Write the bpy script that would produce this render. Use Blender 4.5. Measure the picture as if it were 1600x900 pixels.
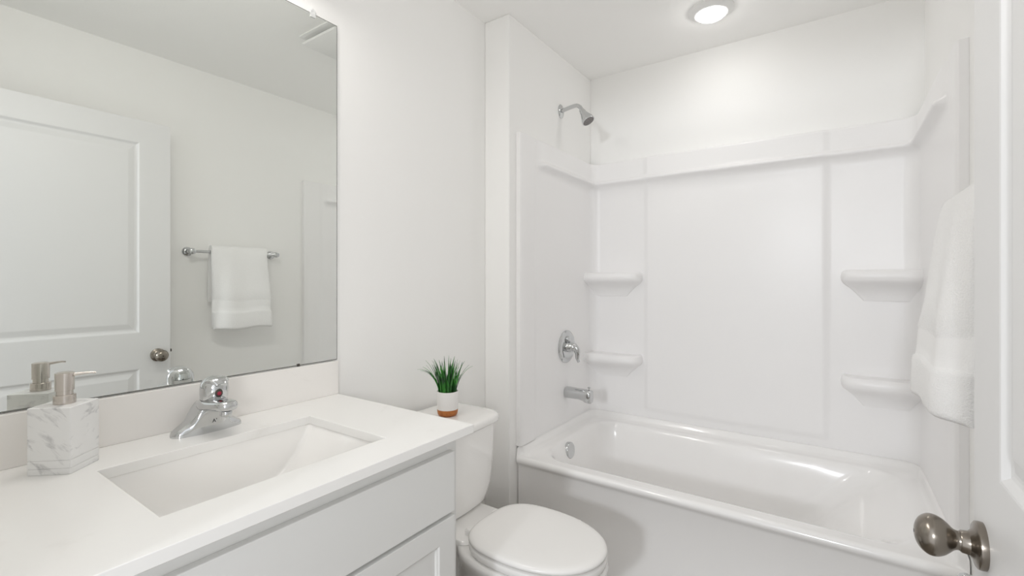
import bpy, bmesh, math, random
from mathutils import Vector, Matrix
random.seed(7)
for o in list(bpy.data.objects):
    bpy.data.objects.remove(o)
SC = bpy.context.scene
COL = SC.collection
R = math.radians

# ------------------------------------------------------------------ camera
cam = bpy.data.objects.new('camera', bpy.data.cameras.new('camera'))
COL.objects.link(cam)
cam.location = (0.0, 0.0, 1.2285)
cam.rotation_euler = (R(90), 0, R(34.631))
cam.data.sensor_width = 36.0
cam.data.lens = 727.59 / 1600 * 36.0
cam.data.shift_y = -11.73 / 1600
cam.data.clip_start = 0.01
SC.camera = cam

# ------------------------------------------------------------------ light
SC.view_settings.view_transform = 'Standard'
SC.view_settings.look = 'None'
SC.view_settings.exposure = 0.04
SC.view_settings.gamma = 1.0
SC.view_settings.use_curve_mapping = False
SC.cycles.max_bounces = 16          # white room: let the light bounce
SC.cycles.diffuse_bounces = 12
EXP_VANITY = 5.2      # watts, the lamp over the mirror
TUB_EMIT = 30.0       # emission of the ceiling light's lens
HALL_W = 40.0
WORLD = 1.15
SIDE_W = 16.0
w = bpy.data.worlds.new('world'); SC.world = w; w.use_nodes = True
w.node_tree.nodes['Background'].inputs[0].default_value = (0.95, 0.97, 1.0, 1)
w.node_tree.nodes['Background'].inputs[1].default_value = WORLD

def light(name, kind, loc, power, color=(1, 1, 1), size=0.1, target=None, size_y=None):
    d = bpy.data.lights.new(name, kind)
    d.energy = power; d.color = color
    if kind == 'AREA':
        d.size = size
        if size_y: d.shape = 'RECTANGLE'; d.size_y = size_y
    else:
        d.shadow_soft_size = size
    o = bpy.data.objects.new(name, d); COL.objects.link(o); o.location = loc
    if target is not None:
        o.rotation_euler = (Vector(target) - Vector(loc)).to_track_quat('-Z', 'Y').to_euler()
    return o
# the bar lamp over the mirror throws its light out and down into the room
light('vanity_lamp', 'AREA', (-1.21, 0.50, 2.23), EXP_VANITY, (1.0, 0.965, 0.925), 0.60, (-0.75, 0.55, 1.75), 0.11)
# lamp in the hall beyond the doorway
light('hall_lamp', 'AREA', (-0.12, -3.0, 1.85), HALL_W, (0.93, 0.96, 1.0), 0.3, (-0.6, 1.8, 0.3))

light('hall_side_fill', 'AREA', (1.2, -1.4, 1.5), SIDE_W, (1.0, 0.98, 0.96), 0.6, (-1.0, 1.2, 0.8))  # added fill, no real lamp: lifts the faces turned to the right wall

# ------------------------------------------------------------------ materials
def mat(name, color, rough=0.5, metal=0.0, spec=0.5, coat=0.0, bump=None, noise=None, trans=0.0, ior=1.5, sheen=0.0):
    m = bpy.data.materials.new(name); m.use_nodes = True
    nt = m.node_tree; b = nt.nodes['Principled BSDF']
    b.inputs['Base Color'].default_value = (*color, 1)
    b.inputs['Roughness'].default_value = rough
    b.inputs['Metallic'].default_value = metal
    b.inputs['Specular IOR Level'].default_value = spec
    b.inputs['Coat Weight'].default_value = coat
    b.inputs['Coat Roughness'].default_value = 0.04
    b.inputs['Transmission Weight'].default_value = trans
    b.inputs['IOR'].default_value = ior
    b.inputs['Sheen Weight'].default_value = sheen
    tc = nt.nodes.new('ShaderNodeTexCoord')
    if bump:
        sc, st, dist, detail = bump
        n = nt.nodes.new('ShaderNodeTexNoise'); n.inputs['Scale'].default_value = sc
        n.inputs['Detail'].default_value = detail
        bp = nt.nodes.new('ShaderNodeBump'); bp.inputs['Strength'].default_value = st
        bp.inputs['Distance'].default_value = dist
        nt.links.new(tc.outputs['Object'], n.inputs['Vector'])
        nt.links.new(n.outputs['Fac'], bp.inputs['Height'])
        nt.links.new(bp.outputs['Normal'], b.inputs['Normal'])
    if noise:
        sc, c2, lo, hi = noise
        n = nt.nodes.new('ShaderNodeTexNoise'); n.inputs['Scale'].default_value = sc
        n.inputs['Detail'].default_value = 5
        cr = nt.nodes.new('ShaderNodeValToRGB')
        cr.color_ramp.elements[0].position = lo; cr.color_ramp.elements[0].color = (*color, 1)
        cr.color_ramp.elements[1].position = hi; cr.color_ramp.elements[1].color = (*c2, 1)
        nt.links.new(tc.outputs['Object'], n.inputs['Vector'])
        nt.links.new(n.outputs['Fac'], cr.inputs['Fac'])
        nt.links.new(cr.outputs['Color'], b.inputs['Base Color'])
    return m

M = {}
M['wall'] = mat('wall_paint', (0.91, 0.907, 0.895), 0.55, spec=0.3, bump=(260, 0.12, 0.002, 3))
M['ceiling'] = mat('ceiling_paint', (0.94, 0.937, 0.925), 0.8, spec=0.2, bump=(140, 0.15, 0.002, 3))
M['trim'] = mat('trim_paint', (0.83, 0.83, 0.825), 0.35)
M['door'] = mat('door_paint', (0.78, 0.78, 0.78), 0.4)
M['acrylic'] = mat('tub_acrylic', (0.90, 0.893, 0.893), 0.33)
M['tub'] = mat('tub_enamel', (0.92, 0.912, 0.905), 0.16, coat=0.4)
M['porcelain'] = mat('porcelain', (0.88, 0.87, 0.853), 0.10, coat=0.5)
M['seat'] = mat('seat_plastic', (0.86, 0.85, 0.833), 0.25)
M['cabinet'] = mat('cabinet_paint', (0.70, 0.702, 0.69), 0.38)
M['cabinet_in'] = mat('cabinet_shadow_gap', (0.5, 0.5, 0.5), 0.6)
M['chrome'] = mat('chrome', (0.62, 0.63, 0.635), 0.05, 1.0)
M['nickel'] = mat('satin_nickel', (0.29, 0.26, 0.225), 0.25, 1.0)
M['pump'] = mat('brushed_nickel', (0.60, 0.555, 0.51), 0.24, 1.0)
M['mirror'] = mat('mirror_silver', (0.87, 0.89, 0.865), 0.0, 1.0)
M['mirror_edge'] = mat('mirror_edge', (0.20, 0.21, 0.20), 0.25, 0.6)
M['clear'] = mat('clear_plastic', (0.96, 0.97, 0.97), 0.25, trans=0.45, ior=1.4)
M['towel'] = mat('towel_terry', (0.91, 0.905, 0.90), 0.95, spec=0.1, bump=(300, 0.45, 0.004, 2), sheen=0.35)
M['towel_band'] = mat('towel_border', (0.88, 0.875, 0.87), 0.9, spec=0.1, bump=(240, 0.3, 0.002, 1), sheen=0.2)
M['pot'] = mat('pot_ceramic', (0.80, 0.785, 0.77), 0.55)
M['copper'] = mat('pot_base', (0.50, 0.17, 0.035), 0.45, noise=(90, (0.36, 0.11, 0.02), 0.4, 0.7))
M['soil'] = mat('soil', (0.012, 0.014, 0.008), 0.9)
M['leaf'] = mat('grass_blade', (0.045, 0.26, 0.030), 0.38, noise=(24, (0.006, 0.045, 0.010), 0.42, 0.62))
M['black'] = mat('black_mark', (0.01, 0.01, 0.01), 0.4)
M['red'] = mat('red_dot', (0.35, 0.02, 0.05), 0.3)
M['nozzle'] = mat('nozzle_plate', (0.13, 0.12, 0.12), 0.4, noise=(300, (0.32, 0.30, 0.29), 0.5, 0.6))
M['dark_metal'] = mat('dark_metal', (0.10, 0.09, 0.08), 0.4, 0.8)
M['floor'] = mat('floor_vinyl', (0.27, 0.235, 0.195), 0.4, noise=(7, (0.19, 0.16, 0.13), 0.35, 0.7))
M['fan'] = mat('fan_plastic', (0.85, 0.85, 0.84), 0.5)

def stone(name, base, vein, scale, lo, hi, rough, dist=1.6, stretch=(1, 1, 1), rot=(0, 0, 0)):
    m = mat(name, base, rough)
    nt = m.node_tree; b = nt.nodes['Principled BSDF']
    tc = nt.nodes.new('ShaderNodeTexCoord')
    mp = nt.nodes.new('ShaderNodeMapping'); mp.inputs['Scale'].default_value = stretch
    mp.inputs['Rotation'].default_value = rot
    n = nt.nodes.new('ShaderNodeTexNoise'); n.inputs['Scale'].default_value = scale
    n.inputs['Detail'].default_value = 8; n.inputs['Roughness'].default_value = 0.62
    n.inputs['Distortion'].default_value = dist
    cr = nt.nodes.new('ShaderNodeValToRGB')
    e = cr.color_ramp.elements
    e[0].position = lo; e[0].color = (*base, 1)
    e[1].position = hi; e[1].color = (*vein, 1)
    nt.links.new(tc.outputs['Object'], mp.inputs['Vector'])
    nt.links.new(mp.outputs['Vector'], n.inputs['Vector'])
    nt.links.new(n.outputs['Fac'], cr.inputs['Fac'])
    nt.links.new(cr.outputs['Color'], b.inputs['Base Color'])
    return m
M['quartz'] = stone('quartz', (0.85, 0.845, 0.83), (0.78, 0.77, 0.75), 5, 0.60, 0.80, 0.2)
M['splash'] = stone('quartz_splash', (0.87, 0.85, 0.825), (0.80, 0.78, 0.755), 5, 0.60, 0.80, 0.25)
def marble():
    m = mat('marble', (0.84, 0.84, 0.835), 0.25)
    nt = m.node_tree; b = nt.nodes['Principled BSDF']
    tc = nt.nodes.new('ShaderNodeTexCoord'); cb = nt.nodes.new('ShaderNodeCombineXYZ')
    for k, d in enumerate(((.63 * 9, .435 * 9, -.643 * 9), (.53 * 30, .365 * 30, .766 * 30), (-.568 * 14, .823 * 14, 0))):
        vm = nt.nodes.new('ShaderNodeVectorMath'); vm.operation = 'DOT_PRODUCT'; vm.inputs[1].default_value = d
        nt.links.new(tc.outputs['Object'], vm.inputs[0]); nt.links.new(vm.outputs['Value'], cb.inputs[k])
    n = nt.nodes.new('ShaderNodeTexNoise'); n.inputs['Scale'].default_value = 2.1; n.inputs['Detail'].default_value = 9
    n.inputs['Roughness'].default_value = 0.6; n.inputs['Distortion'].default_value = 0.5
    cr = nt.nodes.new('ShaderNodeValToRGB'); e = cr.color_ramp.elements
    e[0].position = 0.545; e[0].color = (0.84, 0.84, 0.835, 1)
    e[1].position = 0.78; e[1].color = (0.40, 0.40, 0.41, 1)
    nt.links.new(cb.outputs[0], n.inputs['Vector']); nt.links.new(n.outputs['Fac'], cr.inputs['Fac'])
    nt.links.new(cr.outputs['Color'], b.inputs['Base Color'])
    return m
M['marble'] = marble()

# ------------------------------------------------------------------ helpers
def finish(name, bm, material, parent=None, smooth=None, bevel=0.0, segs=2, subsurf=0):
    """link a bmesh (world or parent coordinates) as ONE mesh object"""
    bmesh.ops.recalc_face_normals(bm, faces=bm.faces)
    me = bpy.data.meshes.new(name)
    bm.to_mesh(me); bm.free()
    mats = material if isinstance(material, (list, tuple)) else [material]
    for m in mats: me.materials.append(M[m] if isinstance(m, str) else m)
    o = bpy.data.objects.new(name, me); COL.objects.link(o)
    if parent is not None:
        o.parent = parent
        # geometry is given in world space: take the parent's place out of it
        base = Vector((0, 0, 0)); p = parent
        while p is not None:
            base += p.location; p = p.parent
        for v in me.vertices: v.co -= base
    if smooth is not None:
        for p in me.polygons: p.use_smooth = True
        me.set_sharp_from_angle(angle=R(smooth))
    if bevel:
        md = o.modifiers.new('bevel', 'BEVEL'); md.width = bevel; md.segments = segs
        md.limit_method = 'ANGLE'; md.angle_limit = R(40)
        for p in me.polygons: p.use_smooth = True
        md.harden_normals = True
    if subsurf:
        md = o.modifiers.new('subsurf', 'SUBSURF'); md.levels = subsurf; md.render_levels = subsurf
    return o

def thing(name, label, cat, loc, group=None):
    o = bpy.data.objects.new(name, None); COL.objects.link(o)
    o.empty_display_size = 0.05
    o.location = loc; o['label'] = label; o['category'] = cat
    if group: o['group'] = group
    return o
def tag(o, label, cat, group=None):
    o['label'] = label; o['category'] = cat
    if group: o['group'] = group
    return o
def struct(o):
    o['kind'] = 'structure'; return o

def box(bm, x0, x1, y0, y1, z0, z1):
    vs = [bm.verts.new((x, y, z)) for x in (x0, x1) for y in (y0, y1) for z in (z0, z1)]
    for f in ((0, 1, 3, 2), (4, 6, 7, 5), (0, 4, 5, 1), (2, 3, 7, 6), (0, 2, 6, 4), (1, 5, 7, 3)):
        bm.faces.new([vs[i] for i in f])
    return vs
def bx(*a):
    bm = bmesh.new(); box(bm, *a); return bm

def loft(bm, rings, cap0=True, cap1=True, closed=True, mi=None):
    rv = [[bm.verts.new(p) for p in r] for r in rings]
    n = len(rings[0])
    for k, (a, b) in enumerate(zip(rv, rv[1:])):
        for i in range(n if closed else n - 1):
            j = (i + 1) % n
            f = bm.faces.new((a[i], a[j], b[j], b[i]))
            if mi: f.material_index = mi[k]
    if closed and cap0: bm.faces.new(list(reversed(rv[0])))
    if closed and cap1: bm.faces.new(rv[-1])
    return rv

def frame_of(axis):
    a = Vector(axis).normalized()
    u = a.orthogonal().normalized() if abs(a.z) > 0.999 else Vector((0, 0, 1)).cross(a).normalized()
    return a, u, a.cross(u)

def lathe(bm, profile, origin, axis, n=32, su=1.0, sv=1.0, cap0=True, cap1=True):
    """profile [(t, r)] turned about axis through origin; su/sv squash the section"""
    a, u, v = frame_of(axis); o = Vector(origin)
    rings = [[o + a * t + u * (r * su * math.cos(2 * math.pi * i / n)) + v * (r * sv * math.sin(2 * math.pi * i / n))
              for i in range(n)] for t, r in profile]
    return loft(bm, rings, cap0, cap1)

def catmull(pts, k=6):
    P = [Vector(p) for p in pts]; P = [2 * P[0] - P[1]] + P + [2 * P[-1] - P[-2]]
    out = []
    for i in range(1, len(P) - 2):
        for s in range(k):
            t = s / k
            out.append(0.5 * ((2 * P[i]) + (P[i + 1] - P[i - 1]) * t + (2 * P[i - 1] - 5 * P[i] + 4 * P[i + 1] - P[i + 2]) * t * t
                              + (3 * P[i] - P[i - 1] - 3 * P[i + 1] + P[i + 2]) * t ** 3))
    out.append(P[-2]); return out

def tube(bm, pts, radii, n=16, flat=1.0, k=6, up=(0, 0, 1)):
    """sweep a round (or flattened) section along pts; radii per control point"""
    C = catmull(pts, k); m = len(C)
    rr = []
    for i in range(m):
        t = i / (m - 1) * (len(pts) - 1); j = min(int(t), len(pts) - 2); f = t - j
        rr.append(radii[j] * (1 - f) + radii[j + 1] * f)
    rings = []
    for i, c in enumerate(C):
        d = (C[min(i + 1, m - 1)] - C[max(i - 1, 0)]).normalized()
        s = d.cross(Vector(up)).normalized(); q = s.cross(d).normalized()
        rings.append([c + s * (rr[i] * math.cos(2 * math.pi * a / n)) + q * (rr[i] * flat * math.sin(2 * math.pi * a / n)) for a in range(n)])
    return loft(bm, rings)

def fine(profile, k=True):
    """the same turned profile with rounder steps"""
    return [(p.x, max(p.y, .0004)) for p in catmull([(a, b, 0) for a, b in profile], 5)]

def rrect(x0, x1, y0, y1, rad, nc=8, ns=8):
    """rounded rectangle outline, same point count for any size; rad = one or four radii (LF, RF, RB, LB)"""
    if not isinstance(rad, (list, tuple)): rad = [rad] * 4
    cs = [(x0 + rad[0], y0 + rad[0], 180, rad[0]), (x1 - rad[1], y0 + rad[1], 270, rad[1]),
          (x1 - rad[2], y1 - rad[2], 0, rad[2]), (x0 + rad[3], y1 - rad[3], 90, rad[3])]
    pts = []
    for i, (cx, cy, a0, r) in enumerate(cs):
        for k in range(nc + 1):
            a = R(a0 + 90 * k / nc); pts.append((cx + r * math.cos(a), cy + r * math.sin(a)))
        nx, ny, na, nr = cs[(i + 1) % 4]
        ex, ey = pts[-1]; sx, sy = nx + nr * math.cos(R(na)), ny + nr * math.sin(R(na))
        for k in range(1, ns):
            pts.append((ex + (sx - ex) * k / ns, ey + (sy - ey) * k / ns))
    return pts
def ring(pts, z):
    return [Vector((x, y, z(x, y) if callable(z) else z)) for x, y in pts]

# ------------------------------------------------------------------ the room
XL, XJ, XR = -1.351, -1.209, 0.315      # left wall, alcove's left wall, right wall
YF, YJ, YB, ZC = 0.07, 1.73, 2.589, 2.44
struct(finish('floor', bx(XL - .12, XR + .12, -.6, YB + .12, -.05, 0), 'floor'))
struct(finish('ceiling', bx(XL - .12, XR + .12, -.05, YB + .12, ZC, ZC + .08), 'ceiling'))
struct(finish('wall_left', bx(XL - .12, XL, -.05, YB + .12, 0, ZC), 'wall'))
struct(finish('wall_alcove', bx(XL, XJ, YJ, YB, 0, ZC), 'wall', bevel=.006))
struct(finish('wall_back', bx(XL, XR + .12, YB, YB + .12, 0, ZC), 'wall'))
struct(finish('wall_right', bx(XR, XR + .12, -.05, YB, 0, ZC), 'wall'))
bm = bmesh.new()                          # wall with the doorway the camera stands in
box(bm, XL, -.74, -.05, YF, 0, ZC)
box(bm, .20, XR, -.05, YF, 0, ZC)
box(bm, -.74, .20, -.05, YF, 2.06, ZC)
struct(finish('wall_front', bm, 'wall'))
bm = bmesh.new(); box(bm, XL, XL + .013, .935, YJ, 0, .085)
struct(finish('baseboard_left', bm, 'trim', bevel=.004))
bm = bmesh.new(); box(bm, XR - .013, XR, YF, 1.76, 0, .085)
struct(finish('baseboard_right', bm, 'trim', bevel=.004))

# ------------------------------------------------------------------ door, open along the right wall
def door_mesh(xf, xb, y0, y1, z0, z1, panels):
    bm = bmesh.new()
    ys = sorted({y0, y1, panels[0][0], panels[0][1]})
    zs = sorted({z0, z1} | {p[2] for p in panels} | {p[3] for p in panels})
    for xx, sgn in ((xf, 1), (xb, -1)):
        V = {(i, j): bm.verts.new((xx, y, z)) for i, y in enumerate(ys) for j, z in enumerate(zs)}
        holes = {}
        for i in range(len(ys) - 1):
            for j in range(len(zs) - 1):
                hit = [p for p in panels if ys[i] >= p[0] - 1e-6 and ys[i + 1] <= p[1] + 1e-6 and zs[j] >= p[2] - 1e-6 and zs[j + 1] <= p[3] + 1e-6]
                q = [V[i, j], V[i + 1, j], V[i + 1, j + 1], V[i, j + 1]]
                if hit: holes[(i, j)] = q
                else: bm.faces.new(q)
        for (i, j), q in holes.items():
            prev = q; Y0, Y1, Z0, Z1 = ys[i], ys[i + 1], zs[j], zs[j + 1]
            for ins, dep in ((.003, .001), (.011, .0085), (.016, .0100), (.021, .0100), (.044, .003), (.048, .0025)):
                x = xx + sgn * dep
                cur = [bm.verts.new((x, a, b)) for a, b in ((Y0 + ins, Z0 + ins), (Y1 - ins, Z0 + ins), (Y1 - ins, Z1 - ins), (Y0 + ins, Z1 - ins))]
                for k in range(4): bm.faces.new((prev[k], prev[(k + 1) % 4], cur[(k + 1) % 4], cur[k]))
                prev = cur
            bm.faces.new(prev)
        if sgn == 1: Vf = V
    ny, nz = len(ys) - 1, len(zs) - 1
    loop = [(i, 0) for i in range(ny)] + [(ny, j) for j in range(nz)] + [(i, nz) for i in range(ny, 0, -1)] + [(0, j) for j in range(nz, 0, -1)]
    for k in range(len(loop)):
        a, b = loop[k], loop[(k + 1) % len(loop)]
        bm.faces.new((Vf[a], Vf[b], V[b], V[a]))
    return bm
DX = .178
door = finish('door_1', door_mesh(DX, DX + .035, .08, .993, .012, 2.035,
              [(.211, .862, .24, .785), (.211, .862, .965, 1.922)]), 'door')
struct(door)
KY, KZ = .937, .846
kn = finish('door_knob', (lambda b: (lathe(b, [(0, .0325), (.004, .033), (.008, .0325), (.010, .030), (.0115, .022), (.016, .0165), (.024, .0155), (.0255, .0145)],
            (DX, KY, KZ), (-1, 0, 0), 48), b)[1])(bmesh.new()), 'nickel', door, smooth=35)
kn['label'] = 'satin nickel rosette and egg knob'
bm = bmesh.new()
lathe(bm, fine([(.0255, .0135), (.029, .0135), (.033, .0155), (.038, .0205), (.044, .0255), (.051, .0288), (.058, .0295), (.064, .0275), (.070, .0225), (.074, .0160), (.0765, .008), (.077, .0005)], True),
      (DX, KY, KZ), (-1, 0, 0), 64)
k2 = finish('knob_grip', bm, 'nickel', kn, smooth=60)
bm = bmesh.new(); lathe(bm, [(0, .0025), (.001, .0025)], (DX - .0763, KY, KZ), (-1, 0, 0), 12)
finish('lock_hole', bm, 'black', kn)
bm = bmesh.new(); box(bm, DX + .007, DX + .028, .993, .9945, KZ + .015 - .03, KZ + .015 + .03); box(bm, DX + .011, DX + .023, .9945, 1.003, KZ + .008, KZ + .022)
lt = finish('latch', bm, 'dark_metal', door); lt['label'] = 'dark metal latch on the door edge'

# ------------------------------------------------------------------ bathtub
def zmix(front, other, y0=1.777, wd=.011):
    """height of a rim ring: 'front' along the apron, 'other' along the three walls"""
    def f(x, y):
        t = max(0, min(1, (y - y0) / wd)); t = t * t * (3 - 2 * t)
        return front + (other - front) * t
    return f
X0, X1, Y0, Y1 = XJ + .004, XR - .004, 1.776, YB - .004
bm = bmesh.new()
LR = []
LR.append(ring(rrect(X0, X1, Y0 + .006, Y1, .006), 0.0))
LR.append(ring(rrect(X0, X1, Y0 + .006, Y1, .006), 0.038))
LR.append(ring(rrect(X0, X1, Y0 + .016, Y1, .006), 0.050))
LR.append(ring(rrect(X0, X1, Y0 + .014, Y1, .006), 0.372))
LR.append(ring(rrect(X0, X1, Y0 + .008, Y1, .006), 0.384))
LR.append(ring(rrect(X0, X1, Y0 + .001, Y1, .006), zmix(.392, .44, 1.778, .010)))
LR.append(ring(rrect(X0, X1, Y0, Y1, .006), zmix(.402, .452, 1.777, .010)))
LR.append(ring(rrect(X0, X1, Y0 + .003, Y1, .008), zmix(.411, .461, 1.780, .010)))
LR.append(ring(rrect(X0 + .004, X1 - .004, Y0 + .010, Y1 - .004, .012), zmix(.4155, .464, 1.787, .010)))
LR.append(ring(rrect(X0 + .017, X1 - .016, Y0 + .014, Y1 - .020, [.012, .012, .062, .062]), zmix(.417, .464, 1.790, .012)))
LR.append(ring(rrect(X0 + .024, X1 - .022, Y0 + .022, Y1 - .028, [.03, .03, .066, .066]), zmix(.417, .456, 1.799, .03)))
LR.append(ring(rrect(X0 + .029, X1 - .027, Y0 + .030, Y1 - .033, [.05, .05, .07, .07]), zmix(.417, .443, 1.811, .06)))
LR.append(ring(rrect(X0 + .036, X1 - .033, Y0 + .036, Y1 - .040, [.06, .06, .075, .075]), zmix(.417, .433, 1.815, .06)))
LR.append(ring(rrect(X0 + .052, X1 - .042, Y0 + .042, Y1 - .056, .07), zmix(.417, .428, 1.819, .08)))
bx0, bx1, by0, by1 = -1.115, .215, 1.850, 2.500
def basin(i, z, dl=0, dr=0, r=(.12, .10, .10, .12), k=0): return ring(rrect(bx0 + i + dl, bx1 - i - dr, by0 + i + k, by1 - i - k, list(r)), z)
LR.append(basin(-.012, zmix(.4165, .427, 1.84, .14)))
LR.append(basin(-.004, zmix(.4155, .424, 1.848, .14), 0, .004))
LR.append(basin(.002, zmix(.411, .418, 1.855, .14), 0, .014))
LR.append(basin(.008, .402, 0, .034))
LR.append(basin(.014, .385, .002, .062))
LR.append(basin(.022, .34, .006, .115))
LR.append(basin(.030, .26, .012, .19))
LR.append(basin(.038, .18, .020, .26))
LR.append(basin(.045, .13, .028, .30))
LR.append(basin(.055, .105, .040, .32))
LR.append(basin(.075, .090, .055, .34))
LR.append(basin(.12, .083, .08, .38, r=(.08, .08, .08, .08)))
loft(bm, LR)
tub = thing('bathtub', 'white alcove bathtub with smooth apron filling the end of the room', 'bathtub', (-.447, 2.18, 0))
finish('tub_shell', bm, 'tub', tub, smooth=78)
bm = bmesh.new()
ov = Vector((-1.099, 2.100, .371)); oa = Vector((1, 0, .10))
lathe(bm, [(-.012, .040), (.004, .041), (.009, .040), (.012, .037), (.0125, .033), (.0115, .030), (.0115, .001)], ov, oa, 32)
finish('overflow_plate', bm, 'chrome', tub, smooth=35)['label'] = 'round chrome overflow plate'

# ------------------------------------------------------------------ moulded surround
SL, SRR, SB, RC = XJ + .020, XR - .020, YB - .020, .06
def ramp(v, a, b):
    t = max(0, min(1, (v - a) / (b - a))); return t * t * (3 - 2 * t)
path = []   # (x, y, nx, ny, side, coordinate)
yst = [1.785, 1.788, 1.793, 1.83, 1.870, 1.892, 1.900, 1.908, 1.916, 1.924, 1.932, 1.940, 1.950, 1.962, 1.975, 2.1, 2.3]
for y in yst: path.append((SL, y, 1, 0, 'L', y))
for k in range(11):
    a = R(180 - 90 * k / 10)
    path.append((SL + RC + RC * math.cos(a), SB - RC + RC * math.sin(a), -math.cos(a), -math.sin(a), 'C', 0))
for x in [-1.0, -.885, -.878, -.872, -.866, -.860, -.854, -.848, -.842, -.6, -.3, -.048, -.042, -.036, -.030, -.024, -.018, -.012, -.005, .1]:
    path.append((x, SB, 0, -1, 'B', x))
for k in range(11):
    a = R(90 - 90 * k / 10)
    path.append((SRR - RC + RC * math.cos(a), SB - RC + RC * math.sin(a), -math.cos(a), -math.sin(a), 'C', 0))
for y in reversed(yst): path.append((SRR, y + .025 if y > 1.8 else y + .03 * 1, -1, 0, 'R', y))
ZBt = .4643
zprof = [(ZBt, 0), (.49, 0), (.496, 0), (.502, 0), (.508, 0), (.514, 0), (.522, 0), (.53, 0), (.8, 0), (1.2, 0), (1.6, 0), (1.735, 0), (1.750, .001), (1.763, .004), (1.773, .010), (1.780, .018), (1.785, .026),
         (1.789, .0315), (1.793, .034), (1.797, .0345), (1.801, .033), (1.805, .029), (1.809, .023), (1.813, .0185), (1.818, .016), (1.83, .0150), (1.87, .0145), (1.900, .014), (1.906, .0135), (1.911, .011), (1.914, .007), (1.9155, .000)]
def disp(side, c, z, db):
    d = 0
    if side in 'LR':
        d += .007 * (1 - ramp(c, 1.894, 1.936))
        d -= .006 * (1 - ramp(c, 1.784, 1.795))
        d += db * ramp(c, 1.926, 1.975)
        if db == 0 and z > 1.915: d -= .004
    else:
        d += db
        if side == 'B':
            d += .011 * ramp(c, -.880, -.846) * (1 - ramp(c, -.046, -.008)) * ramp(z, .492, .524)
    return d
bm = bmesh.new()
cols = []
for (x, y, nx, ny, sd, c) in path:
    col = []
    for z, db in zprof:
        d = disp(sd, c, z, db); col.append(Vector((x + nx * d, y + ny * d, z)))
    col.append(Vector((x - nx * .0199, y - ny * .0199, 1.916)))      # top returns to the wall
    cols.append(col)
def wallward(p): x, y, nx, ny, sd, c = p; return [Vector((x - nx * .0199, y - ny * .0199, z)) for z, _ in zprof] + [Vector((x - nx * .0199, y - ny * .0199, 1.916))]
cols = [wallward(path[0])] + cols + [wallward(path[-1])]
loft(bm, cols, closed=False)
sur = thing('shower_surround', 'white moulded shower surround with corner shelves above the tub', 'shower surround', (-.447, YB - .02, .463))
finish('wall_panel', bm, 'acrylic', sur, smooth=50)
def shelf(side, zt, L, dpt):
    bm = bmesh.new(); rings = []
    for dz, sd, sl in ((-.135, .06, .70), (-.115, .12, .76), (-.095, .23, .82), (-.078, .40, .88), (-.066, .60, .93), (-.057, .80, .965), (-.049, .92, .985), (-.040, .98, .997), (-.029, 1.0, 1.0), (-.017, .985, .995), (-.008, .95, .985), (-.002, .89, .965), (0, .83, .95), (-.002, .78, .93), (-.004, .68, .90)):
        pts = []; n = 26
        for i in range(n + 1):
            t = math.pi / 2 * i / n
            ex = 2 / 5.0
            ux = (math.sin(t) ** ex if t > 0 else 0); uy = (math.cos(t) ** ex if i < n else 0)
            pts.append((ux * L * sl, uy * dpt * sd))
        pts += [(L * sl, -.012), (0, -.012)]
        out = []
        for ux, uy in pts:
            x = SL - .006 + ux if side == 'L' else SRR + .006 - ux
            out.append(Vector((x, SB - uy, zt + dz)))
        rings.append(out)
    loft(bm, rings)
    return finish('shelf', bm, 'acrylic', sur, smooth=50)
shelf('L', 1.274, .315, .118); shelf('L', .812, .315, .118)
shelf('R', 1.274, .275, .118); shelf('R', .812, .275, .118)

# ------------------------------------------------------------------ shower fittings
sh = thing('shower_fixture', 'chrome shower head on a bent arm high on the alcove wall', 'shower head', (XJ, 2.205, 2.13))
bm = bmesh.new(); lathe(bm, [(0, .030), (.003, .030), (.007, .026), (.010, .016), (.0105, .010)], (XJ, 2.212, 2.138), (1, 0, 0), 28, 1.0, 1.25)
finish('flange', bm, 'chrome', sh, smooth=40)
bm = bmesh.new(); tube(bm, [(XJ + .002, 2.212, 2.138), (XJ + .05, 2.21, 2.146), (XJ + .095, 2.207, 2.148), (XJ + .118, 2.205, 2.134), (XJ + .132, 2.203, 2.112)], [.0105] * 5, 16, up=(0, 1, 0))
finish('arm', bm, 'chrome', sh, smooth=60)
bm = bmesh.new()
n0 = Vector((XJ + .126, 2.204, 2.120)); ax = Vector((.52, -.03, -.85))
lathe(bm, [(0, .011), (.004, .014), (.016, .016), (.020, .017), (.026, .0165), (.034, .020), (.055, .028), (.070, .033), (.078, .0345), (.081, .0335), (.0815, .030)], n0, ax, 32, cap1=False)
hd = finish('spray_head', bm, 'chrome', sh, smooth=35)
bm = bmesh.new(); lathe(bm, [(.0795, .0305), (.0808, .0302), (.0815, .001)], n0, ax, 32)
finish('spray_face', bm, 'nozzle', hd, smooth=40)

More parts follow.
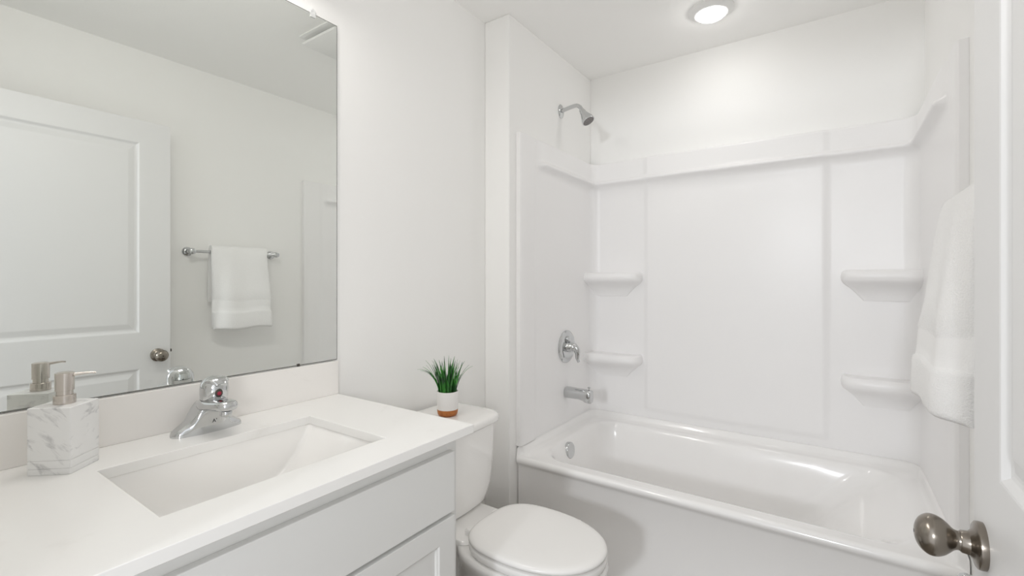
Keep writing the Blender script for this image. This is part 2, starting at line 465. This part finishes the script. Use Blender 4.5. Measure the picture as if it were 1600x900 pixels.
va = thing('shower_valve', 'round chrome shower valve with a drooping lever on the alcove wall', 'shower valve', (SL, 2.236, .872))
bm = bmesh.new(); lathe(bm, [(.0002, .090), (.004, .090), (.010, .085), (.014, .074), (.015, .060), (.013, .045), (.013, .001)], (SL, 2.236, .872), (1, 0, 0), 48, 1.0, .98)
finish('escutcheon', bm, 'chrome', va, smooth=35)
bm = bmesh.new(); lathe(bm, [(.012, .030), (.024, .028), (.030, .025), (.046, .024), (.056, .021), (.061, .013), (.0625, .001)], (SL, 2.236, .872), (1, 0, 0), 32)
tube(bm, [(SL + .044, 2.236, .880), (SL + .060, 2.238, .862), (SL + .066, 2.241, .838), (SL + .064, 2.243, .812), (SL + .072, 2.244, .792)], [.018, .019, .015, .010, .007], 16, .75, up=(0, 1, 0))
finish('lever', bm, 'chrome', va, smooth=50)
bm = bmesh.new(); lathe(bm, [(.012, .017), (.026, .015), (.029, .010), (.030, .001)], (SL, 2.226, .914), (1, 0, 0), 24)
finish('screw_cap', bm, 'chrome', va, smooth=40)

sp = thing('tub_spout', 'chrome tub spout with a pull-up diverter over the tub', 'spout', (SL, 2.235, .628))
bm = bmesh.new()
rings = []
for t, hw, up_, dn in ((.0002, .026, .027, .027), (.004, .029, .030, .030), (.02, .029, .030, .030), (.08, .028, .028, .029), (.105, .028, .028, .034), (.118, .028, .0275, .042), (.138, .0275, .027, .044), (.147, .026, .025, .043), (.151, .022, .021, .039)):
    rr = []
    for i in range(28):
        a = 2 * math.pi * i / 28; ca, sa = math.cos(a), math.sin(a)
        e = .75
        rr.append(Vector((SL + t, 2.235 + hw * math.copysign(abs(ca) ** e, ca), .628 + (up_ if sa > 0 else dn) * math.copysign(abs(sa) ** e, sa))))
    rings.append(rr)
loft(bm, rings)
finish('spout_body', bm, 'chrome', sp, smooth=40)
bm = bmesh.new(); lathe(bm, [(0, .004), (.010, .004), (.011, .007), (.016, .0075), (.018, .005), (.0185, .001)], (SL + .136, 2.235, .653), (0, 0, 1), 20)
finish('diverter', bm, 'chrome', sp, smooth=40)

# ------------------------------------------------------------------ vanity
VX, VE, ZK = -.7616, .930, .859          # counter's front, far end, top
va_c = thing('vanity_cabinet', 'pale grey painted vanity cabinet under the white countertop', 'cabinet', (-1.07, .49, 0))
bm = bmesh.new()                         # open box: ends, back, bottom, toe kick and a face frame round the front
zc_ = ZK - .0225
box(bm, XL + .002, -.818, YF + .012, YF + .028, .10, zc_); box(bm, XL + .002, -.818, .889, .905, .10, zc_)
box(bm, XL + .002, XL + .010, YF + .028, .889, .10, zc_); box(bm, XL + .010, -.818, YF + .028, .889, .10, .116)
box(bm, -.886, -.870, YF + .012, .905, 0, .10)
for q in ((YF + .012, YF + .05, .10, zc_), (.867, .905, .10, zc_), (YF + .05, .867, zc_ - .045, zc_), (YF + .05, .867, .632, .662), (YF + .05, .867, .10, .135)):
    box(bm, -.818, -.800, *q)
finish('carcass', bm, 'cabinet', va_c, bevel=.001)
dr = finish('drawer_front', bx(-.800, -.782, YF + .03, .8805, .652, .8015), 'cabinet', va_c, bevel=.002)
def shaker(y0, y1, z0, z1, st=.055):
    bm = bmesh.new(); x1, x0 = -.782, -.800
    ys = [y0, y0 + st, y1 - st, y1]; zs = [z0, z0 + st, z1 - st, z1]
    V = {(i, j): bm.verts.new((x1, ys[i], zs[j])) for i in range(4) for j in range(4)}
    for i in range(3):
        for j in range(3):
            q = [V[i, j], V[i + 1, j], V[i + 1, j + 1], V[i, j + 1]]
            if (i, j) != (1, 1): bm.faces.new(q)
            else: prev = q
    for ins, dep in ((.004, .004), (.006, .004), (.008, .009)):
        cur = [bm.verts.new((x1 - dep, a, b)) for a, b in ((ys[1] + ins, zs[1] + ins), (ys[2] - ins, zs[1] + ins), (ys[2] - ins, zs[2] - ins), (ys[1] + ins, zs[2] - ins))]
        for k in range(4): bm.faces.new((prev[k], prev[(k + 1) % 4], cur[(k + 1) % 4], cur[k]))
        prev = cur
    bm.faces.new(prev)
    B = [bm.verts.new((x0, a, b)) for a, b in ((y0, z0), (y1, z0), (y1, z1), (y0, z1))]
    bm.faces.new(B)
    bm.faces.new([V[0, 0], V[1, 0], V[2, 0], V[3, 0], B[1], B[0]]); bm.faces.new([V[3, 0], V[3, 1], V[3, 2], V[3, 3], B[2], B[1]])
    bm.faces.new([V[3, 3], V[2, 3], V[1, 3], V[0, 3], B[3], B[2]]); bm.faces.new([V[0, 3], V[0, 2], V[0, 1], V[0, 0], B[0], B[3]])
    return bm
finish('door', shaker(.4955, .8805, .125, .642), 'cabinet', va_c, bevel=.0015)
finish('door', shaker(YF + .03, .4905, .125, .642), 'cabinet', va_c, bevel=.0015)

SX0, SX1, SY0, SY1 = -1.178, -.866, .287, .732       # cut-out for the basin
bm = bmesh.new()
ox0, ox1, oy0, oy1 = XL + .001, VX, YF + .002, VE
O = [(ox0, oy0), (ox1, oy0), (ox1, oy1), (ox0, oy1)]; I = [(SX0, SY0), (SX1, SY0), (SX1, SY1), (SX0, SY1)]
vt = [[bm.verts.new((x, y, z)) for x, y in L] for L, z in ((O, ZK), (I, ZK), (I, ZK - .022), (O, ZK - .022))]
for a, b in ((0, 1), (1, 2), (2, 3), (3, 0)):
    for i in range(4):
        j = (i + 1) % 4; bm.faces.new((vt[a][i], vt[a][j], vt[b][j], vt[b][i]))
tag(finish('countertop', bm, 'quartz', bevel=.0018), 'white quartz countertop with a rectangular sink cut-out', 'countertop')
tag(finish('backsplash', bx(XL + .001, XL + .020, YF + .002, VE, ZK, .966), 'splash', bevel=.0015), 'low off-white stone backsplash between countertop and mirror', 'backsplash')

bm = bmesh.new()
a = .004
rs = [ring(rrect(SX0 - .03, SX1 + .03, SY0 - .03, SY1 + .03, .03), ZK - .034), ring(rrect(SX0 - .03, SX1 + .03, SY0 - .03, SY1 + .03, .03), ZK - .0225),
      ring(rrect(SX0 - a, SX1 + a, SY0 - a, SY1 + a, .016), ZK - .0225), ring(rrect(SX0 - .002, SX1 + .002, SY0 - .002, SY1 + .002, .018), ZK - .026),
      ring(rrect(SX0 + .001, SX1 - .003, SY0 + .010, SY1 - .010, .014), ZK - .045), ring(rrect(SX0 + .004, SX1 - .010, SY0 + .032, SY1 - .032, .015), ZK - .08),
      ring(rrect(SX0 + .009, SX1 - .018, SY0 + .066, SY1 - .066, .018), ZK - .112), ring(rrect(SX0 + .017, SX1 - .030, SY0 + .100, SY1 - .100, .022), ZK - .134),
      ring(rrect(SX0 + .034, SX1 - .048, SY0 + .128, SY1 - .128, .03), ZK - .146), ring(rrect(SX0 + .065, SX1 - .075, SY0 + .15, SY1 - .15, .03), ZK - .152),
      ring(rrect(SX0 + .13, SX1 - .13, SY0 + .19, SY1 - .19, .02), ZK - .156)]
loft(bm, rs, cap0=False)
sk = thing('sink', 'white rectangular undermount sink basin set in the countertop', 'sink', (-1.022, .51, ZK - .156))
finish('basin', bm, 'porcelain', sk, smooth=50)
bm = bmesh.new(); lathe(bm, [(-.002, .022), (.002, .022), (.003, .019), (.0025, .001)], (-1.022, .51, ZK - .1555), (0, 0, 1), 28)
finish('drain', bm, 'chrome', sk, smooth=35)

# faucet: centre-set, two low wings rising into the middle
fa = thing('faucet', 'chrome single-handle faucet behind the sink', 'faucet', (-1.277, .520, ZK))
FX, FY = -1.277, .520
HT = [(0, .074), (.014, .073), (.020, .068), (.027, .057), (.035, .045), (.043, .035), (.052, .0265), (.060, .021), (.067, .0165), (.073, .012), (.0765, .0075), (.0783, .0008)]
DT = [(0, .0315), (.026, .0315), (.032, .030), (.045, .0265), (.060, .0235), (.068, .0205), (.073, .016), (.0765, .010), (.0783, .0012)]
def tab(T, t):
    for (a, u), (b, v) in zip(T, T[1:]):
        if t <= b:
            f = (t - a) / (b - a); return u + (v - u) * f
    return T[-1][1]
bm = bmesh.new(); rings = []
ysl = sorted({round(sg * (.0783 * math.sin(math.pi / 2 * i / 26)), 5) for i in range(27) for sg in (-1, 1)})
for y in ysl:
    t = abs(y); h, d = tab(HT, t), tab(DT, t); rr = []
    e = .28 + .34 * ramp(t, .026, .05)
    for i in range(33):
        a = math.pi * i / 32; ca, sa = math.cos(a), math.sin(a)
        rr.append(Vector((FX + d * math.copysign(abs(ca) ** e, ca), FY + y, ZK + h * abs(sa) ** e)))
    rings.append(rr)
loft(bm, rings)
body = finish('faucet_body', bm, 'chrome', fa, smooth=50)
bm = bmesh.new()
rings = []
for t, zt, hw, up_, dn in ((-.012, .067, .018, .008, .016), (-.004, .068, .0235, .011, .018), (.012, .069, .0285, .0125, .018), (.032, .0695, .0310, .0135, .017), (.055, .071, .0300, .0135, .0135), (.075, .0725, .0275, .0135, .012), (.095, .074, .0250, .0135, .0115), (.108, .0748, .0225, .013, .0112), (.117, .075, .018, .011, .010), (.123, .075, .009, .007, .0065)):
    rr = []
    for i in range(28):
        a = 2 * math.pi * i / 28; ca, sa = math.cos(a), math.sin(a)
        rr.append(Vector((FX + t, FY + hw * math.copysign(abs(ca) ** .7, ca), ZK + zt + (up_ if sa > 0 else dn) * math.copysign(abs(sa) ** .7, sa))))
    rings.append(rr)
loft(bm, rings)
spt = finish('spout', bm, 'chrome', fa, smooth=60)
bm = bmesh.new(); lathe(bm, [(0, .0120), (.0008, .0125), (.011, .0125), (.0125, .011), (.0125, .001)], (FX + .100, FY, ZK + .0635), (-.10, 0, -1), 24)
finish('aerator', bm, 'chrome', spt, smooth=35)
HX = FX + .029                          # handle: a dome with a small hood over the red dot
HY = FY + .003
ho = Vector((HX, HY, ZK + .078))
bm = bmesh.new()
lathe(bm, [(-.012, .0290), (.0005, .0292), (.002, .0278), (.0035, .0278), (.005, .0292), (.018, .0305), (.032, .0305), (.042, .0285), (.050, .0240), (.0555, .0175), (.0590, .0095), (.0600, .001)], ho, (.08, 0, 1), 40)
hn = finish('handle', bm, 'chrome', fa, smooth=45)
bm = bmesh.new(); tube(bm, [(HX + .000, HY, ZK + .1235), (HX + .018, HY, ZK + .1285), (HX + .031, HY, ZK + .1265), (HX + .041, HY, ZK + .1195)], [.024, .0250, .021, .012], 22, .36, up=(0, 0, 1))
finish('hood', bm, 'chrome', hn, smooth=60)
bm = bmesh.new(); lathe(bm, [(.0019, .0280), (.0026, .0286), (.0034, .0280)], ho, (.08, 0, 1), 40)
finish('joint_ring', bm, 'black', hn, smooth=60)
bm = bmesh.new()
lathe(bm, [(-.002, .0085), (.0010, .0082), (.0018, .0065)], (HX + .0318, HY - .002, ZK + .099), (1, 0, -.06), 24, 1.0, 1.25)
finish('indicator_seat', bm, 'dark_metal', hn, smooth=40)
bm = bmesh.new(); lathe(bm, [(-.001, .0050), (.0022, .0047), (.0032, .002)], (HX + .0318, HY - .002, ZK + .0985), (1, 0, -.06), 18)
rd = finish('indicator', bm, 'red', hn, smooth=40); rd['label'] = 'red hot and cold dot'

def text_mesh(s, size, name):
    cu = bpy.data.curves.new(name, 'FONT'); cu.body = s; cu.size = size; cu.align_x = 'CENTER'; cu.align_y = 'CENTER'; cu.extrude = .0002
    t = bpy.data.objects.new(name, cu); COL.objects.link(t)
    me = bpy.data.meshes.new_from_object(t)
    bpy.data.objects.remove(t); bpy.data.curves.remove(cu)
    return me
me = text_mesh("A'", .0125, 'emblem'); me.materials.append(M['black'])
em = bpy.data.objects.new('emblem', me); COL.objects.link(em); em.parent = body
em.location = (.0318, .004, .027); em.rotation_euler = (R(90), 0, R(90)); em['label'] = 'small black letter mark on the chrome'

# ------------------------------------------------------------------ soap dispenser
so = thing('soap_dispenser', 'square white marble soap dispenser with brushed nickel pump on the countertop', 'soap dispenser', (-1.249, .254, ZK))
bm = bmesh.new(); cx, cy, hs, ang = -1.2495, .2545, .0370, R(45 - 3)
def sq(h, z, r=.002):
    out = []
    for x, y in rrect(-h, h, -h, h, r, 3, 2):
        out.append(Vector((cx + x * math.cos(ang) - y * math.sin(ang), cy + x * math.sin(ang) + y * math.cos(ang), z)))
    return out
loft(bm, [sq(hs - .0008, ZK), sq(hs, ZK + .001), sq(hs, ZK + .0115), sq(hs - .0012, ZK + .0118), sq(hs - .0012, ZK + .0128), sq(hs, ZK + .0131), sq(hs, ZK + .0268),
          sq(hs - .0012, ZK + .0271), sq(hs - .0012, ZK + .0282), sq(hs, ZK + .0285), sq(hs, ZK + .1265), sq(hs - .001, ZK + .1275)])
finish('marble_body', bm, 'marble', so, smooth=30)
bm = bmesh.new(); zt = ZK + .1275
lathe(bm, [(0, .0168), (.0005, .0172), (.0165, .0172), (.0172, .0166), (.0174, .0132), (.0250, .0128), (.0256, .0146), (.0590, .0149), (.0602, .0143), (.0615, .011), (.062, .001)], (cx, cy, zt), (0, 0, 1), 40)
pm = finish('pump', bm, 'pump', so, smooth=30)
bm = bmesh.new(); tube(bm, [(cx + .006, cy + .011, zt + .0555), (cx + .010, cy + .024, zt + .0560), (cx + .014, cy + .036, zt + .0563), (cx + .0165, cy + .044, zt + .0550)], [.0034, .0027, .0021, .0018], 12)
finish('nozzle', bm, 'pump', pm, smooth=60)

# ------------------------------------------------------------------ wall mirror
MX = XL + .006
bm = bmesh.new()
y0, y1, z0, z1 = YF + .015, .9345, .9685, 2.0665
e = .0022
o_ = [(y0, z0), (y1, z0), (y1, z1), (y0, z1)]; i_ = [(y0 + e, z0 + e), (y1 - e, z0 + e), (y1 - e, z1 - e), (y0 + e, z1 - e)]
vb = [bm.verts.new((XL + .0005, a, b)) for a, b in o_]; vf = [bm.verts.new((MX - .0006, a, b)) for a, b in o_]; vi = [bm.verts.new((MX, a, b)) for a, b in i_]
bm.faces.new(vb).material_index = 1
for i in range(4):
    j = (i + 1) % 4
    bm.faces.new((vb[i], vb[j], vf[j], vf[i])).material_index = 1
    bm.faces.new((vf[i], vf[j], vi[j], vi[i])).material_index = 1
bm.faces.new(vi).material_index = 0
mr = thing('wall_mirror', 'large frameless rectangular mirror on the left wall above the vanity', 'mirror', (XL, .51, .9685))
finish('glass', bm, ['mirror', 'mirror_edge'], mr)
bm = bmesh.new(); lathe(bm, [(0, .011), (.007, .011), (.009, .009), (.0095, .004), (.008, .001)], (XL + .0005, .847, 2.069), (1, 0, 0), 24); box(bm, MX + .0004, MX + .0034, .839, .855, 2.054, 2.0685)
finish('top_clip', bm, 'clear', mr, smooth=35)['label'] = 'clear plastic clip at the top edge'
bm = bmesh.new(); box(bm, MX, MX + .0025, .795, .803, .9675, .974)
finish('bottom_clip', bm, 'dark_metal', mr)['label'] = 'tiny dark clip at the bottom edge'

# ------------------------------------------------------------------ toilet
TY = 1.268
to = thing('toilet', 'white two-piece toilet between the vanity and the tub', 'toilet', (-.95, TY, 0))
def egg(xb, xm, xf, hw, n=48, eb=3.0, ef=2.1, sc=1.0, dx=0):
    out = []
    for i in range(n):
        a = 2 * math.pi * i / n; ca, sa = math.cos(a), math.sin(a)
        if ca >= 0: x = xm + (xf - xm) * abs(ca) ** (2 / ef); y = hw * math.copysign(abs(sa) ** (2 / ef), sa)
        else: x = xm - (xm - xb) * abs(ca) ** (2 / eb); y = hw * math.copysign(abs(sa) ** (2 / eb), sa)
        out.append((x + dx, TY + y))
    return out
def eggr(ins, z, **k): return ring(egg(-.985 + ins, -.795, -.553 - ins, .172 - ins, **k), z)
bm = bmesh.new()                         # bowl and pedestal with the deck under the tank
def bowl(xb, xm, xf, hw, z, eb=2.6, ef=2.2): return ring(egg(xb, xm, xf, hw, eb=eb, ef=ef), z)
loft(bm, [bowl(-1.13, -.93, -.72, .105, 0), bowl(-1.13, -.93, -.72, .105, .02), bowl(-1.12, -.92, -.73, .092, .05), bowl(-1.10, -.90, -.72, .088, .12), bowl(-1.08, -.87, -.68, .098, .19),
          bowl(-1.07, -.84, -.63, .122, .25), bowl(-1.06, -.81, -.59, .148, .295), bowl(-1.055, -.80, -.567, .166, .328), bowl(-1.05, -.795, -.556, .175, .345), bowl(-1.05, -.795, -.552, .178, .358), bowl(-1.048, -.795, -.556, .175, .367), bowl(-1.04, -.795, -.57, .163, .370)])
b_ = finish('bowl', bm, 'porcelain', to, smooth=60)
bm = bmesh.new()                         # shelf that carries the tank
loft(bm, [ring(rrect(-1.32, -1.04, TY - .070, TY + .070, .03), .22), ring(rrect(-1.325, -1.01, TY - .095, TY + .095, .03), .31), ring(rrect(-1.325, -.975, TY - .122, TY + .122, .035), .362), ring(rrect(-1.325, -.965, TY - .125, TY + .125, .035), .374), ring(rrect(-1.32, -.97, TY - .121, TY + .121, .033), .383), ring(rrect(-1.31, -.98, TY - .111, TY + .111, .03), .3855)])
finish('tank_deck', bm, 'porcelain', b_, smooth=50)
bm = bmesh.new(); loft(bm, [eggr(.010, .3725), eggr(.002, .376), eggr(0, .382), eggr(0, .393), eggr(.003, .398), eggr(.012, .400)])
finish('seat', bm, 'seat', to, smooth=50)
bm = bmesh.new(); loft(bm, [eggr(.012, .4035), eggr(.003, .4045), eggr(-.001, .408), eggr(-.001, .414), eggr(.003, .4185), eggr(.010, .4215), eggr(.024, .4235), eggr(.06, .4245), eggr(.11, .425)])
finish('lid', bm, 'seat', to, smooth=60)
for s in (-1, 1):
    bm = bmesh.new(); loft(bm, [ring(rrect(-1.008, -.974, TY + s * .070 - .018, TY + s * .070 + .018, .008, 4, 2), z) for z in (.3855, .400)] + [ring(rrect(-1.004, -.978, TY + s * .070 - .014, TY + s * .070 + .014, .008, 4, 2), .405)])
    finish('hinge', bm, 'seat', to, smooth=40)
def tk(ins_f, ins_s, z, r=.05):          # tank outline, front bowed
    xf, hw = -1.085 - ins_f, .208 - ins_s
    out = []
    for x, y in rrect(-1.334, xf, TY - hw, TY + hw, [.02, r, r, .02], 8, 8):
        b = .018 * (1 - ((y - TY) / hw) ** 2) * (max(0, (x + 1.334) / (xf + 1.334)) ** 3)
        out.append((x + b, y))
    return out
bm = bmesh.new()
loft(bm, [ring(tk(.035, .075, 0, .045), .387), ring(tk(.020, .055, 0, .05), .390), ring(tk(.012, .040, 0, .055), .40), ring(tk(.008, .025, 0, .06), .425), ring(tk(.005, .014, 0), .46), ring(tk(.003, .008, 0), .51), ring(tk(.001, .004, 0), .58), ring(tk(0, .001, 0), .66), ring(tk(0, 0, 0), .684)])
finish('tank', bm, 'porcelain', to, smooth=60)
bm = bmesh.new()
loft(bm, [ring(tk(-.004, -.006, 0), .684), ring(tk(-.011, -.014, 0), .686), ring(tk(-.013, -.016, 0), .692), ring(tk(-.013, -.016, 0), .703), ring(tk(-.010, -.013, 0), .711), ring(tk(-.004, -.007, 0), .7155), ring(tk(.006, .003, 0), .7175), ring(tk(.03, .03, 0), .7185)])
finish('tank_lid', bm, 'porcelain', to, smooth=60)

# ------------------------------------------------------------------ potted grass on the tank
px, py, pz = -1.205, 1.315, .7185
pl = thing('potted_grass', 'small potted green grass on the toilet tank', 'plant', (px, py, pz))
bm = bmesh.new(); lathe(bm, [(.024, .0385), (.025, .0395), (.089, .0405), (.0915, .040), (.092, .038), (.089, .0365), (.080, .036), (.080, .001)], (px, py, pz), (0, 0, 1), 40)
pot = finish('pot', bm, 'pot', pl, smooth=40); pot['label'] = 'white pot'
bm = bmesh.new(); lathe(bm, [(0, .030), (.001, .032), (.006, .0365), (.014, .0388), (.0245, .0393), (.0248, .036)], (px, py, pz), (0, 0, 1), 40)
finish('pot_base', bm, 'copper', pot, smooth=40)['label'] = 'orange brown band round the foot of the pot'
bm = bmesh.new(); lathe(bm, [(.0802, .0355), (.083, .034), (.086, .02), (.087, .001)], (px, py, pz), (0, 0, 1), 24)
finish('soil', bm, 'soil', pl, smooth=60)
bm = bmesh.new()
def blade(a, r0, lean, L, wd, curl):
    base = Vector((px + r0 * math.cos(a), py + r0 * math.sin(a), pz + .082))
    out = Vector((math.cos(a), math.sin(a), 0)); side = Vector((-math.sin(a), math.cos(a), 0))
    tw = random.uniform(-.9, .9); side = (side * math.cos(tw) + out * math.sin(tw))
    n = 9; prev = None; p = base.copy(); ang_ = lean
    for i in range(n + 1):
        t = i / n; wv = wd * (0.75 + .5 * t) * (1 - t ** 2.2) + .0003
        nrm = (out * math.cos(ang_) + Vector((0, 0, -1)) * math.sin(ang_))
        row = [bm.verts.new(p - side * wv + nrm * .0004), bm.verts.new(p + nrm * -wv * .35), bm.verts.new(p + side * wv + nrm * .0004)]
        if prev:
            for k in range(2): bm.faces.new((prev[k], prev[k + 1], row[k + 1], row[k]))
        prev = row
        d = out * math.sin(ang_) + Vector((0, 0, 1)) * math.cos(ang_)
        p = p + d * (L / n); ang_ += curl / n * (0.4 + 1.6 * t)
for i in range(80):
    a = random.uniform(0, 2 * math.pi); r0 = .032 * math.sqrt(random.random())
    q = r0 / .032
    blade(a, r0, random.uniform(.0, .20) * q + random.uniform(0, .08), random.uniform(.072, .142), random.uniform(.0027, .0043), random.uniform(.0, .6) * (0.3 + q))
for a, L, c in ((R(215), .138, 1.5), (R(228), .125, 1.25), (R(205), .12, 1.3), (R(35), .128, .95), (R(50), .12, .7), (R(-70), .12, .9), (R(120), .12, .9), (R(238), .13, .9)):
    blade(a, .030, .22, L, .003, c)
finish('foliage', bm, 'leaf', pl, smooth=80)

# ------------------------------------------------------------------ towel bar and towel on the right wall
BX, BZ = .243, 1.392
tb = thing('towel_bar', 'chrome towel bar on the right wall beside the open door', 'towel bar', (XR, 1.357, BZ))
bm = bmesh.new(); lathe(bm, [(0, .008), (.472, .008)], (BX, 1.121, BZ), (0, 1, 0), 20)
finish('rod', bm, 'chrome', tb, smooth=40)
for yy in (1.121, 1.593):
    bm = bmesh.new(); lathe(bm, [(0, .026), (.004, .026), (.010, .022), (.013, .014), (.03, .011), (.055, .0115), (.060, .016), (.072, .018), (.082, .016), (.086, .010), (.087, .001)], (XR, yy, BZ), (-1, 0, 0), 28)
    finish('post', bm, 'chrome', tb, smooth=40)

def towel_profile(s):
    """closed outline in (x, z) at fraction s along the bar (0 = near the door): thick front flap, top fold, thin back flap"""
    near = 1 - ramp(s, .0, .35); rnd = .040 * max(0, 1 - s / .30) ** 2.2
    xf_b = .163 + .003 * math.sin(5 * s); xi_b = xf_b + .030 + .036 * near; xf_b += rnd + .0035 * math.sin(17 * s + .6) * (1 - s)
    zb = .950 + .010 * (1 - s) * 0 + .004 * math.sin(9 * s + 1)
    front = [(xf_b + .010, zb - .004), (xf_b + .002, zb + .002), (xf_b, zb + .010), (xf_b + .001, zb + .05), (xf_b + .002, zb + .086), (xf_b + .003, zb + .096), (xf_b + .0085, zb + .101), (xf_b + .0105, zb + .125), (xf_b + .013, zb + .158), (xf_b + .0140, zb + .163), (xf_b + .0120, zb + .169),
             (.183 + rnd * .7, zb + .225), (.193 + rnd * .5, 1.26), (.201 + rnd * .35, 1.33), (.209 + rnd * .25, 1.380), (.218 + rnd * .1, 1.407), (.229, 1.423), (.242, 1.431), (.257, 1.427), (.268, 1.410), (.273, 1.38),
             (.280, 1.30), (.285, 1.20), (.288, 1.115), (.286, 1.105), (.277, 1.105), (.273, 1.12), (.269, 1.20), (.263, 1.30), (.2555, 1.37), (.254, 1.388), (.251, 1.398), (.243, 1.402), (.235, 1.400), (.231, 1.392), (.230, 1.37),
             (.230, 1.30), (.230, 1.22), (xi_b + (.230 - xi_b) * .45, 1.11), (xi_b + .003, 1.01), (xi_b, zb + .010), (xi_b - .004, zb + .001), (xi_b - .012, zb - .004)]
    return front
bm = bmesh.new(); rings = []
ty0, ty1 = 1.212, 1.524
S = [0, .006, .018, .035, .07, .12, .2, .3, .4, .5, .6, .7, .8, .88, .94, .975, .992, 1]
for s in S:
    prof = towel_profile(s); n = len(prof)
    endin = .006 * (max(0, 1 - s / .02) ** 2 + max(0, (s - .98) / .02) ** 2)
    cxm = sum(p[0] for p in prof) / n
    rr = []
    for i, (x, z) in enumerate(prof):
        y = ty0 + (ty1 - ty0) * s
        if i < 15: x += .0025 * math.sin(11 * s + 1.3 * i * .1); y += .004 * math.sin(i * .8) * (1 if s < .1 or s > .9 else 0)
        x += (.01 if i < 15 else -.004 if i < 25 else .0) * (endin / .006) * .6
        rr.append(Vector((x, y, z)))
    rings.append(rr)
rv = loft(bm, rings)
bm.faces.ensure_lookup_table()
for k in range(len(S) - 1):
    for q in (6, 7, 8): bm.faces[k * n + q].material_index = 1      # woven border near the hem
tw = finish('towel', bm, ['towel', 'towel_band'], smooth=70)
tag(tw, 'white terry towel folded over the chrome towel bar', 'towel')

# small chrome post low on the right wall (only its round end shows)
ph = thing('paper_holder', 'small chrome wall fitting low beside the door edge near the tub', 'paper holder', (XR, 1.50, .522))
bm = bmesh.new(); lathe(bm, [(0, .024), (.004, .024), (.010, .018), (.014, .011), (.045, .010)], (XR, 1.50, .522), (-1, 0, 0), 24)
finish('post', bm, 'chrome', ph, smooth=40)
bm = bmesh.new(); lathe(bm, [(.040, .010), (.044, .016), (.052, .020), (.062, .0205), (.070, .017), (.075, .010), (.0765, .001)], (XR, 1.50, .522), (-1, 0, 0), 24)
finish('end_cap', bm, 'chrome', ph, smooth=50)

# ------------------------------------------------------------------ ceiling: disc light over the tub, fan
lx, ly = -.452, 2.225
cl = thing('ceiling_light', 'round white recessed light in the ceiling above the tub', 'ceiling light', (lx, ly, ZC))
bm = bmesh.new(); lathe(bm, [(0, .096), (.003, .096), (.006, .092), (.018, .072), (.020, .066), (.019, .061)], (lx, ly, ZC), (0, 0, -1), 48, cap1=False)
finish('trim_ring', bm, 'fan', cl, smooth=35)
em_m = bpy.data.materials.new('lens_glow'); em_m.use_nodes = True
nt = em_m.node_tree; nt.nodes.remove(nt.nodes['Principled BSDF'])
en = nt.nodes.new('ShaderNodeEmission'); en.inputs[0].default_value = (1.0, 0.985, 0.96, 1); en.inputs[1].default_value = TUB_EMIT
nt.links.new(en.outputs[0], nt.nodes['Material Output'].inputs[0])
bm = bmesh.new(); lathe(bm, [(.016, .061), (.0185, .061), (.022, .060), (.028, .055), (.034, .045), (.038, .031), (.0402, .015), (.0405, .001)], (lx, ly, ZC), (0, 0, -1), 40)
finish('lens', bm, em_m, cl, smooth=50)

fx0, fx1, fy0, fy1 = -.80, -.512, 1.297, 1.585
fn = thing('exhaust_fan', 'square white exhaust fan cover on the ceiling, seen in the mirror', 'exhaust fan', ((fx0 + fx1) / 2, (fy0 + fy1) / 2, ZC))
bm = bmesh.new(); loft(bm, [ring(rrect(fx0, fx1, fy0, fy1, .006, 4, 4), ZC), ring(rrect(fx0, fx1, fy0, fy1, .006, 4, 4), ZC - .006), ring(rrect(fx0 + .012, fx1 - .012, fy0 + .012, fy1 - .012, .006, 4, 4), ZC - .010)])
finish('fan_frame', bm, 'fan', fn, bevel=.001)
bm = bmesh.new(); box(bm, fx0 + .05, fx1 - .05, fy0 + .05, fy1 - .05, ZC - .034, ZC - .010)
finish('fan_neck', bm, 'dark_metal', fn)
bm = bmesh.new(); loft(bm, [ring(rrect(fx0 + .010, fx1 - .010, fy0 + .010, fy1 - .010, .01, 4, 4), ZC - .033), ring(rrect(fx0 + .006, fx1 - .006, fy0 + .006, fy1 - .006, .01, 4, 4), ZC - .038), ring(rrect(fx0 + .012, fx1 - .012, fy0 + .012, fy1 - .012, .012, 4, 4), ZC - .044)])
finish('fan_cover', bm, 'fan', fn, bevel=.001)
